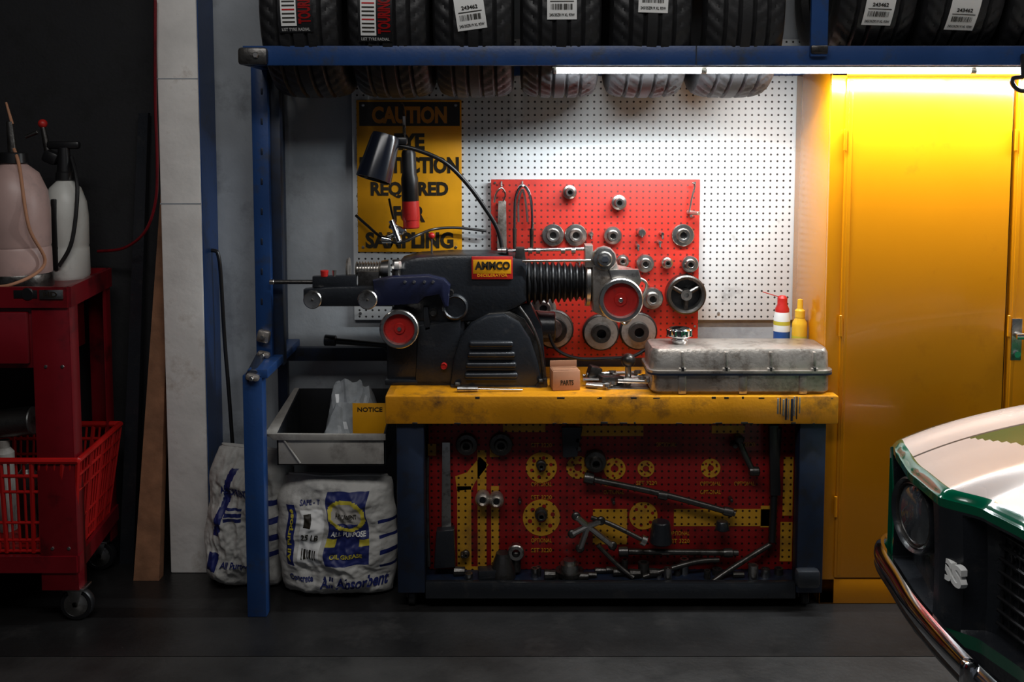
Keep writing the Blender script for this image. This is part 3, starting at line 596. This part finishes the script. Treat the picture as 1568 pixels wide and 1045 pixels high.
# ---------- bags ----------
def bag(name,cx,cy,z0,w,h,d,lean=(0,0),rotz=0,printed=True,seed=0):
    b=B(name);R=Matrix.Rotation(rotz,4,'Z')
    def surf(S_,T_,side,off=0):
        e=(max(0,1-abs(S_)**2.6))**.55*(max(0,1-abs(T_)**4))**.5
        n=noise.fractal(Vector((S_*1.6+seed,T_*2.2,side+seed)),1,2,4)*.035+ .012*math.sin(T_*9+S_*5+seed)*(1-e*.5)
        cr=abs(noise.noise(Vector((S_*4+seed,T_*3+S_*2,seed))))*.02
        n2=noise.noise(Vector((T_*2.5,seed,S_)))*.02
        x=S_*w*(.95+.06*math.cos(T_*2.2)-(.06 if abs(T_)>.95 else 0))+n2
        zz=(T_+1)/2*h; y=side*(d*e*(1.15-.3*(T_+1)/2)+(n-cr)*e)-off
        v=Vector((x+lean[0]*zz,y+lean[1]*zz,max(0.002,zz+n2*.4)))
        return R@v+Vector((cx,cy,z0))
    def mf(i,j):
        s_=i*2-1;t=j*2-1
        if not printed:
            if -.55<s_-.3*t<-.35 and -.2<t<.75: return 'bagblue'
            if -.3<s_<.1 and -.02<t<.25:return 'bagblue' if int(t*40)%3 else 'bag'
            if -.7<s_<-.4 and -.7<t<-.45:return 'bagblue'
            if s_>.55 and abs(t)<.5:return 'bagblue' if int((t+1)*12)%3==0 else 'bag'
            return 'bag'
        if -.80<s_<-.66 and abs(t-.08)<.5:return 'bagblue'
        if -.12<s_<.58 and -.38<t<.78:
            r=((s_-.23)/.34)**2+((t-.42)/.26)**2
            if r<1 and r>.62: return 'bagyel'
            if r<=.62 and t>.3: return 'bin'
            if -.08<t<.04 and (s_<.05 or s_>.42): return 'bagyel'
            return 'bagblue'
        if -.58<s_<-.2 and -.38<t<.5:
            if -.54<s_<-.42 and .2<t<.42: return 'signtext'
            if -.52<s_<-.26 and -.3<t<-.12: return 'signtext' if int((s_+1)*60)%2 else 'paper'
            return 'paper'
        if s_>.74 and -.5<t<.5: return 'bagblue' if int((t+1)*16)%4==0 else 'bag'
        return 'bag'
    b.grid(lambda i,j:surf(i*2-1,j*2-1,-1),100,110,'bag',mf)
    b.grid(lambda i,j:surf(1-i*2,j*2-1,1),24,24,'bag')
    def tx(t,s0,t0,ws,ht,m,rot=False):
        b.text(t,None,1,1,m,warp=(lambda X,Z,D:surf(s0-Z*ws,t0+X*ht,-1,.004)) if rot else (lambda X,Z,D:surf(s0+X*ws,t0+Z*ht,-1,.004)),bold=.03,ext=0)
    if printed:
        tx('All Absorbent',.32,-.70,1.15,.2,'bagblue');tx('Concrete',-.6,-.64,.42,.11,'bagblue');tx('All Purpose',-.73,.08,.09,.85,'bagyel',True)
        tx('ALL PURPOSE',.23,.12,.6,.08,'paper');tx('ABSORBENT',.23,.43,.4,.08,'signtext');tx('25 LB',-.4,.06,.28,.1,'signtext');tx('OIL GREASE',.23,-.22,.5,.07,'bagyel')
        tx('SAFE - T',-.39,.62,.34,.09,'bagblue')
    else:
        tx('ABSORBENT',-.1,.45,.8,.12,'bagblue');tx('All Purpose',.1,-.6,.8,.12,'bagblue')
    b.tube([surf(q/10-1,.985,-1) for q in range(21)],.004,'bag')
    return b.done(60)
x0=P(420,850,3.78).x;x1=P(608,850,3.78).x
bag('absorbent_bag',(x0+x1)/2,3.83,0,(x1-x0)/2-.005,P(0,726,3.8).z-.012,.10,lean=(.0,.03))
bag('absorbent_bag',P(368,850,3.86).x,3.91,0,.17,.56,.115,lean=(.07,.04),rotz=-.2,printed=False,seed=4)
# ---------- box ----------
b=B('open_grey_cardboard_box')
zf=.668;z0=.545;xa_=-.90;xb_=-.485
b.box((xa_,3.73,z0),(xb_,3.736,zf),'bin',.002)
b.prism([(xa_-.04,zf+.004),(xb_+.003,zf+.0),(xb_+.003,zf-.022),(xa_-.01,zf-.022)],3.718,3.73,'bin',.002)
b.loft([[(xa_-.045,3.72,zf),(xa_-.0,3.72,zf),(xa_-.0,3.72,zf-.008),(xa_-.045,3.72,zf-.008)],[(xa_-.02,4.14,.742),(xa_+.0,4.14,.742),(xa_,4.14,.734),(xa_-.02,4.14,.734)]],'bin')
b.box((xa_,3.73,z0),(xb_,4.14,z0+.006),'dsteel',.001)
sp=[(3.73,z0),(3.73,zf),(4.14,.74),(4.14,z0)]
for x in(xa_,xb_-.006):
    b.loft([[(x,y,z) for y,z in sp],[(x+.006,y,z) for y,z in sp]],'castdark')
b.box((xa_,4.134,z0),(xb_,4.14,.74),'black',.001)
b.tube([(xa_+.02,3.725,zf-.01),(xa_+.09,3.722,z0+.01)],.004,'bin')
b.done()
b=B('yellow_notice_card');b.box((-.64,3.92,.552),(-.50,3.924,.735),'sign',.001);b.text('NOTICE',Vector((-.57,3.919,.71)),.1,.018,'signtext');b.done()
b=B('crumpled_plastic_film')
b.grid(lambda i,j:Vector((-.78+i*.24,3.96+j*.16,.5515))+Vector((.03*noise.noise(Vector((j*5,i*4,3))),.02*noise.noise(Vector((i*6,j*6,8))),max(0,.23*min(1,(i*(1-i)*6))*(1-abs(j-.65)*1.3)+.07*(i*(1-i)*4)*noise.noise(Vector((i*6,j*5,1)))))),20,14,'film');b.done(12)
b=B('floor_jack_handle');b.cyl(P(510,522,4.02),P(600,530,4.02),.013,.011,'black',14);b.cyl(P(497,521,4.02),P(515,522,4.02),.024,.022,'castdark',14);b.cyl(P(590,529,4.02),P(600,545,4.09),.012,.012,'black',10);b.done()
b=B('bent_steel_rod');b.tube([P(312,384,4.1),P(328,384,4.1),P(334,390,4.1),P(338,420,4.1),P(344,520,4.1),P(352,620,4.08),Vector((-1.14,4.06,.0))],.008,'black');b.done()
b=B('leaning_wood_plank')
b.loft([[(-1.54,3.92,0),(-1.435,3.92,0),(-1.435,3.97,0),(-1.54,3.97,0)],[(-1.455,4.14,1.65),(-1.42,4.14,1.65),(-1.42,4.17,1.65),(-1.455,4.17,1.65)]],'wood');b.done()
b=B('leaning_steel_angle');b.loft([[(-1.66,4.08,0),(-1.60,4.08,0),(-1.60,4.12,0),(-1.66,4.12,0)],[(-1.55,4.15,1.9),(-1.51,4.15,1.9),(-1.51,4.18,1.9),(-1.55,4.18,1.9)]],'castdark');b.done()
b=B('hanging_red_hose');b.tube([P(238,0,3.97),P(238,150,3.97),P(241,250,3.97),P(238,310,3.98),P(222,355,4.0),P(190,380,4.05),P(150,385,4.1)],.006,'redcart');b.done()
# ---------- cart ----------
b=B('red_service_cart')
fr=Vector((-1.60,3.555));rr2=Vector((-1.66,4.07));fl=Vector((-2.4,3.555));rl=Vector((-2.4,4.07))
ztc=1.262;zp=.13
for c in(fr,rr2,fl,rl):
    sgn=-1 if c.x<-2 else 1
    w_=.135 if c is fr or c is fl else .09
    xa2=c.x-(w_ if sgn>0 else 0);b.box((xa2,c.y,zp),(xa2+w_,c.y+.004,ztc),'redcart',.001)
    b.box((c.x-.002,c.y if c.y<3.8 else c.y-.07,zp),(c.x+.002,c.y+.07 if c.y<3.8 else c.y,ztc),'redcart',.001)
def quadslab(z0,z1,gr=0,m='redcart'):
    q=[(fl.x-gr,fl.y-gr),(fr.x+gr,fr.y-gr),(rr2.x+gr,rr2.y+gr),(rl.x-gr,rl.y+gr)]
    b.loft([[(x,y,z0) for x,y in q],[(x,y,z1) for x,y in q]],m)
quadslab(ztc-.03,ztc-.024);quadslab(.24,.25)
def railseg(p,q,z0,z1,t=.006):
    d=(q-p).normalized();n=Vector((-d.y,d.x))*t
    pts=[p-n,q-n,q+n,p+n];b.loft([[(v.x,v.y,z0) for v in pts],[(v.x,v.y,z1) for v in pts]],'redcart')
for p,q in((fl,fr),(fr,rr2),(rr2,rl),(rl,fl)):
    railseg(p,q,ztc-.075,ztc,.01);railseg(p,q,.2,.262,.008)
b.box((-2.3,3.57,.96),(-1.735,4.0,1.19),'redcart',.006);b.box((-2.28,3.55,.98),(-1.75,3.572,1.17),'redcart',.006)
b.box((-2.1,3.535,1.1),(-1.9,3.552,1.12),'steel',.004)
a=P(78,451,3.543);b.box((a.x-.04,3.538,a.z-.017),(a.x+.045,3.546,a.z+.017),'steel',.002);b.text('HD',Vector((a.x,3.537,a.z)),.05,.02,'signtext',bold=.03)
a=P(42,451,3.543);b.lathe([(0,.004),(.02,.004),(.024,0)],Vector((a.x,3.545,a.z)),FR,'black',20);b.box((a.x-.05,3.543,a.z-.015),(a.x+.035,3.546,a.z+.015),'black',.002)
def caster(x,y,f=0):
    b.cyl((x-.016,y,.062),(x+.016,y,.062),.062,.062,'black',28);b.lathe([(0,.018),(.04,.018),(.045,.014),(.045,-.018),(0,-.018)],(x,y,.062),(1,0,0),'steel',24)
    for q in(-.024,.022):b.box((x+q,y-.02,.05),(x+q+.003,y+.02,.125),'steel',.001)
    b.box((x-.035,y-.035,.12),(x+.035,y+.035,.131),'steel',.002)
def caster_front(x,y):
    b.lathe([(0,-.016),(.058,-.016),(.062,-.01),(.062,.01),(.058,.016),(.046,.017),(.04,.012),(0,.014)],(x,y,.062),FR,'black',30)
    b.lathe([(.044,.0165),(.02,.019),(.012,.024),(0,.024)],(x,y,.062),FR,'steel',26)
    for q in(-.024,.022):b.prism([(x-.008,.055),(x+.008,.055),(x+.03,.125),(x-.03,.125)],y+q,y+q+.003,'steel',.0005)
    b.box((x-.04,y-.035,.12),(x+.04,y+.035,.131),'steel',.002)
caster_front(-1.625,3.60);caster_front(-1.715,4.03);caster(-2.35,3.6);caster(-2.35,4.03)
for z in(.26,.32,1.0):
    for dx in(-.03,-.09): b.lathe([(0,.004),(.006,.003),(.007,0)],(fr.x+dx,3.555,z-.03),FR,'steel',8)
b.done()
b=B('red_plastic_basket')
def bring(z,g): return [(-2.28-g,3.60-g),( -1.63+g,3.60-g),(-1.66+g,3.98+g),(-2.28-g,3.98+g)]
zb0,zb1=.256,.62
def pt(e,t,z):
    g=.045*(z-zb0)/(zb1-zb0);A=bring(z,g);p=Vector(A[e]).lerp(Vector(A[(e+1)%4]),t);return Vector((p.x,p.y,z))
for z,r in((zb0+.006,.006),(zb1,.012),(zb1-.06,.007),(zb0+.12,.006),(zb0+.05,.006),((zb0+zb1)/2+.06,.006)):
    b.tube([pt(e,t,z) for e in range(4) for t in(0,1)]+[pt(0,0,z)],r,'basket',8,smooth=False)
for e,n in((0,26),(1,15),(2,26),(3,15)):
    for k in range(n+1):
        t=k/n;b.tube([pt(e,t,zb0),pt(e,t,zb1)],.005 if k%4 else .009,'basket',6)
b.loft([[(x,y,zb0) for x,y in bring(0,0)],[(x,y,zb0+.006) for x,y in bring(0,0)]],'basket')
b.done()
b=B('aerosol_cans_in_basket')
for x,y,h,m in((-2.1,3.75,.33,'steel'),(-1.98,3.8,.36,'bin'),(-1.86,3.73,.3,'dsteel'),(-1.75,3.85,.34,'black'),(-2.2,3.85,.3,'redhub')):
    b.lathe([(0,0),(.035,0),(.035,h-.05),(.02,h-.03),(.02,h),(0,h)],(x,y,zb0+.007),(0,0,1),m)
b.cyl((-2.26,3.8,.66),(-1.86,3.8,.7),.055,.055,'dsteel');b.done()
def jug(name,u,w,v0,v1,Y,m):
    b=B(name);c=P(u,v1,Y);c.z=ztc-.024;h=P(u,v0,Y).z-c.z;r=w*S(Y)/2
    b.lathe([(0,0),(r*.92,0),(r,.015),(r*.99,h*.3),(r*.96,h*.32),(r*.99,h*.34),(r,h*.62),(r*.93,h*.76),(r*.7,h*.9),(r*.36,h*.97),(r*.32,h),(0,h)],c,(0,0,1),m,40)
    b.cyl(c+Vector((0,0,h*.97)),c+Vector((0,0,h*1.06)),r*.42,r*.4,'black');return b,c,h,r
b,c,h,r=jug('stained_fluid_jug',28,98,245,420,3.72,'pink')
b.cyl(c+Vector((0,0,h)),c+Vector((-.01,0,h*1.3)),.018,.012,'dsteel');b.cyl(c+Vector((.0,0,h*1.28)),c+Vector((-.02,0,h*1.45)),.006,.004,'card')
b.tube([c+Vector((0,0,h*1.1)),c+Vector((.05,-.06,h*.95)),c+Vector((.1,-.11,h*.5)),c+Vector((.13,-.06,h*.2)),c+Vector((.05,-.15,.03)),c+Vector((-.1,-.14,.02))],.006,'card')
b.lathe([(r*1.02,.0),(r*1.04,.02),(r*1.04,.05),(r*1.02,.055)],c,(0,0,1),'dsteel',36);b.done()
b,c,h,r=jug('white_sprayer_tank',104,64,272,400,3.95,'white')
b.box(c+Vector((-.02,-r-.006,.04)),c+Vector((.0,-r+.01,h*.8)),'black',.004)
b.cyl(c+Vector((0,0,h)),c+Vector((0,0,h*1.3)),.03,.022,'black');b.rbox(c+Vector((.0,0,h*1.32)),(.13,.03,.03),'black',bev=.01)
b.rbox(c+Vector((-.05,0,h*1.2)),(.06,.05,.05),'black',rot=(0,.4,0),bev=.012)
b.cyl(c+Vector((-.06,0,h*1.2)),c+Vector((-.08,0,h*1.5)),.014,.01,'dsteel');b.sph(c+Vector((-.08,0,h*1.53)),.018,'redhub');b.cyl(c+Vector((-.1,0,h*1.45)),c+Vector((-.15,0,h*1.4)),.009,.007,'steel')
b.tube([c+Vector((.03,0,h*1.2)),c+Vector((.07,-.05,h*.9)),c+Vector((.06,-.09,h*.4)),c+Vector((.01,-.1,h*.15))],.008,'black');b.done()
# ---------- car ----------
def W(a,bb,z): return Vector((1.165+.99*a+.14*bb,2.99+.14*a-.99*bb,z))
CW=1.84
def interp(t,tab):
    for (x0,y0),(x1,y1) in zip(tab,tab[1:]):
        if t<=x1:
            k=(t-x0)/(x1-x0);k=max(0,min(1,k));k=k*k*(3-2*k)*.5+k*.5;return y0+(y1-y0)*k
    return tab[-1][1]
FT=[(0,-.06),(.27,-.035),(.42,-.05),(.52,-.11),(.7,-.09),(.88,-.045),(.97,-.015),(1,-.005)]
def afront(bb): return interp(abs(bb-CW/2)/(CW/2),FT)
def ztopc(a,bb):
    t=abs(bb-CW/2)/(CW/2);d=max(0,a-afront(bb))
    z=.872+.125*(1-math.exp(-d/.34))+.035*min(1,d/1.2)
    z+=.012*math.exp(-((t-.92)/.06)**2)-.012*t**30
    z-=.012*math.exp(-(d/.012)**2)
    z+=.03*math.exp(-(t/.28)**4)*min(1,d/.25)
    if a>3.6: z-=.03*(a-3.6)
    return z
b=B('classic_muscle_car')
LEN=4.6
def hood(i,j):
    bb=CW*j;a0=afront(bb);a=a0+(1.3-a0)*i**1.6;return W(a,bb,ztopc(a,bb))
def hm(i,j):
    bb=CW*j;a0=afront(bb);a=a0+(1.3-a0)*i**1.6;t=abs(bb-CW/2)/(CW/2)
    if a-a0<.026:return 'cgreen'
    if t>.955:return 'cgreen'
    if .58<t<.79 and a>.12+(.8-t)*.5: return 'cgreen'
    if .79<t<.80: return 'black'
    return 'cwhite'
b.grid(hood,80,180,'cwhite',hm)
b.grid(lambda i,j:W(1.3+(LEN-1.3)*i,CW*j,ztopc(1.3+(LEN-1.3)*i,CW*j)),30,30,'cwhite')
def side(bb,sg):
    def top(a):return ztopc(a,bb)
    def lo(a):
        z=.22 if a>.82 else .44-.1*max(0,a-.0)/.82
        for c0 in(.82,3.6):
            if abs(a-c0)<.36:z=max(z,.30+math.sqrt(.36**2-(a-c0)**2))
        return z
    def fn(i,j):
        a=-.005+(LEN+.005)*i;z=lo(a)+(top(a)-lo(a))*j
        bulge=.03*math.sin(max(0,min(1,(z-.2)/.75))*math.pi)*min(1,max(0,a)/.2)
        return W(a,bb+sg*bulge,z)
    b.grid(fn,140,12,'cgreen',lambda i,j:'cgreen' if j<.9 or j>.97 else 'cwhite')
side(0,-1);side(CW,1)
def nose(i,j):
    bb=CW*i;t=abs(bb-CW/2)/(CW/2);a0=afront(bb)
    zt_=ztopc(a0,bb);z=zt_+(.40-zt_)*j
    rec=0
    if t<.46 and .08<j<.75:rec=.05
    if .56<t<.95 and .06<j<.75:rec=.06
    a=a0+.012*math.sin(j*3)+rec+(.1*(j-.75) if j>.75 else 0)
    return W(a,bb,z)
def nm(i,j):
    t=abs(i-.5)*2
    if j<.05 or t>.965:return 'cgreen'
    if .75<j<.83: return 'cgreen'
    return 'castdark'
b.grid(nose,150,60,'castdark',nm)
b.grid(lambda i,j:W(LEN,CW*i,.25+(ztopc(LEN,CW*i)-.25)*j),10,4,'cgreen')
b.loft([[W(.45,.08,.2),W(.45,CW-.08,.2),W(LEN-.1,CW-.08,.2),W(LEN-.1,.08,.2)],[W(.1,.08,.36),W(.1,CW-.08,.36),W(LEN-.1,CW-.08,.36),W(LEN-.1,.08,.36)]],'black')
axf=Vector((-.99,-.14,0))
for bb in(.20,CW-.20):
    a0=afront(bb);c=W(a0+.05,bb,.715)
    b.lathe([(.108,-.02),(.11,.02),(.104,.03),(.094,.02),(.088,.0)],c,axf,'castdark',40)
    b.lathe([(.094,.012),(.096,.02),(.09,.024),(.087,.012)],c,axf,'dsteel',40);b.lathe([(.088,.012),(.07,.024),(.04,.032),(0,.036)],c,axf,'lens',40)
for bb in(.41,CW-.41):
    b.sph(W(afront(bb)+.03,bb,.75),.03,'glass',(.6,1,1))
for k in range(8):
    z=.80-k*.034;b.tube([W(-.0,.54+q*(CW-1.08)/8,z) for q in range(9)],.005,'black',6)
for k in range(24):
    bb=.55+k*(CW-1.1)/23;b.tube([W(.005,bb,.55),W(.005,bb,.81)],.003,'black',6)
# text x axis runs along +b, its front (-y) faces -a
rotb=Matrix(((.14,.99,0,0),(-.99,.14,0,0),(0,0,1,0),(0,0,0,1)))
b.text('SS',None,.09,.058,'paper',mtx=Matrix.Translation(W(-.085,.48,.672))@rotb,bold=.04,ext=.3)
path=[(.45,-.045),(.12,-.06),(.03,-.05),(-.03,.02),(-.076,.194),(-.115,.35),(-.142,.52),(-.158,.7),(-.165,.92)]
path=path+[(a_,CW-b_) for a_,b_ in path[-2::-1]]
def bumper(z,sec,m): b.tube([W(a_,b_,z) for a_,b_ in path],0,m,sec=sec,n=6)
esec=[(.026*math.cos(2*math.pi*k/14)*(1 if math.cos(2*math.pi*k/14)>0 else .6),.038*math.sin(2*math.pi*k/14)) for k in range(14)]
bumper(.52,esec,'chrome');bumper(.49,[(x*.9,z*.5) for x,z in esec],'dsteel')
for bb in(.70,CW-.70):b.rbox(W(-.175,bb,.50),(.04,.05,.12),'chrome',rot=(0,0,.14),bev=.015)
for k in range(4):
    for bb in(.60,CW-.60):
        b.rbox(W(.55+k*.09,bb,ztopc(.55+k*.09,bb)+.006),(.05,.1,.014),'black',rot=(0,0,.14),bev=.004)
for bb in(.30,CW-.30):c=W(.36,bb,ztopc(.36,bb));b.lathe([(.022,-.004),(.02,.004),(0,.006)],c,(0,0,1),'chrome',16);b.cyl(c,c+Vector((0,0,.03)),.005,.005,'chrome',8)
def csec(a,z,w):return [W(a,CW/2-w,.95),W(a,CW/2-w*.93,z-.05),W(a,CW/2-w*.8,z),W(a,CW/2+w*.8,z),W(a,CW/2+w*.93,z-.05),W(a,CW/2+w,.95)]
b.loft([csec(1.25,1.02,.8),csec(1.9,1.29,.72),csec(2.0,1.31,.7)],'glass');b.loft([csec(2.0,1.315,.7),csec(2.8,1.31,.7),csec(2.95,1.29,.72)],'cwhite');b.loft([csec(2.95,1.285,.72),csec(3.7,1.02,.78)],'glass')
for a in(.82,3.6):
    for bb,sg in((.08,-1),(CW-.08,1)):
        c=W(a,bb,.325);ax=Vector((.14,-.99,0))*sg
        b.lathe([(.19,-.1),(.3,-.1),(.325,-.07),(.325,.05),(.3,.08),(.2,.08),(.19,.06)],c,ax,'rubber',44)
        b.lathe([(.2,.05),(.17,.03),(.06,.02),(.05,.05),(0,.05)],c,ax,'chrome',36)
        b.lathe([(.19,-.09),(0,-.09)],c,ax,'black',24)
b.done()
# ---------- lights ----------
def area(name,loc,rot,sx,sy,power,col):
    l=bpy.data.lights.new(name,'AREA');l.shape='RECTANGLE';l.size=sx;l.size_y=sy;l.energy=power;l.color=col
    o=bpy.data.objects.new(name,l);sc.collection.objects.link(o);o.location=loc;o.rotation_euler=rot;return o
lx=P(850,105,3.62).x
area('led_strip_lamp',(lx+(3.3-lx)/2,3.622,zb-.028),(math.radians(8),0,0),3.3-lx,.02,58,(.91,.97,1))
area('ceiling_shop_lamp',(-.2,1.2,3.7),(math.radians(14),0,0),2.8,.6,48,(1,.98,.96))
area('ceiling_shop_lamp',(2.6,2.2,3.7),(0,0,0),1.2,.6,12,(1,.97,.94))
w=bpy.data.worlds.new('world');sc.world=w;w.use_nodes=True;w.node_tree.nodes['Background'].inputs[0].default_value=(.5,.55,.65,1);w.node_tree.nodes['Background'].inputs[1].default_value=.09
# ---------- camera ----------
cd=bpy.data.cameras.new('camera');cam=bpy.data.objects.new('camera',cd);sc.collection.objects.link(cam)
cam.location=(0,0,H);cam.rotation_euler=(math.radians(90)-T,0,0);cd.sensor_width=36;cd.lens=35;cd.shift_y=-192.5/1568
sc.camera=cam
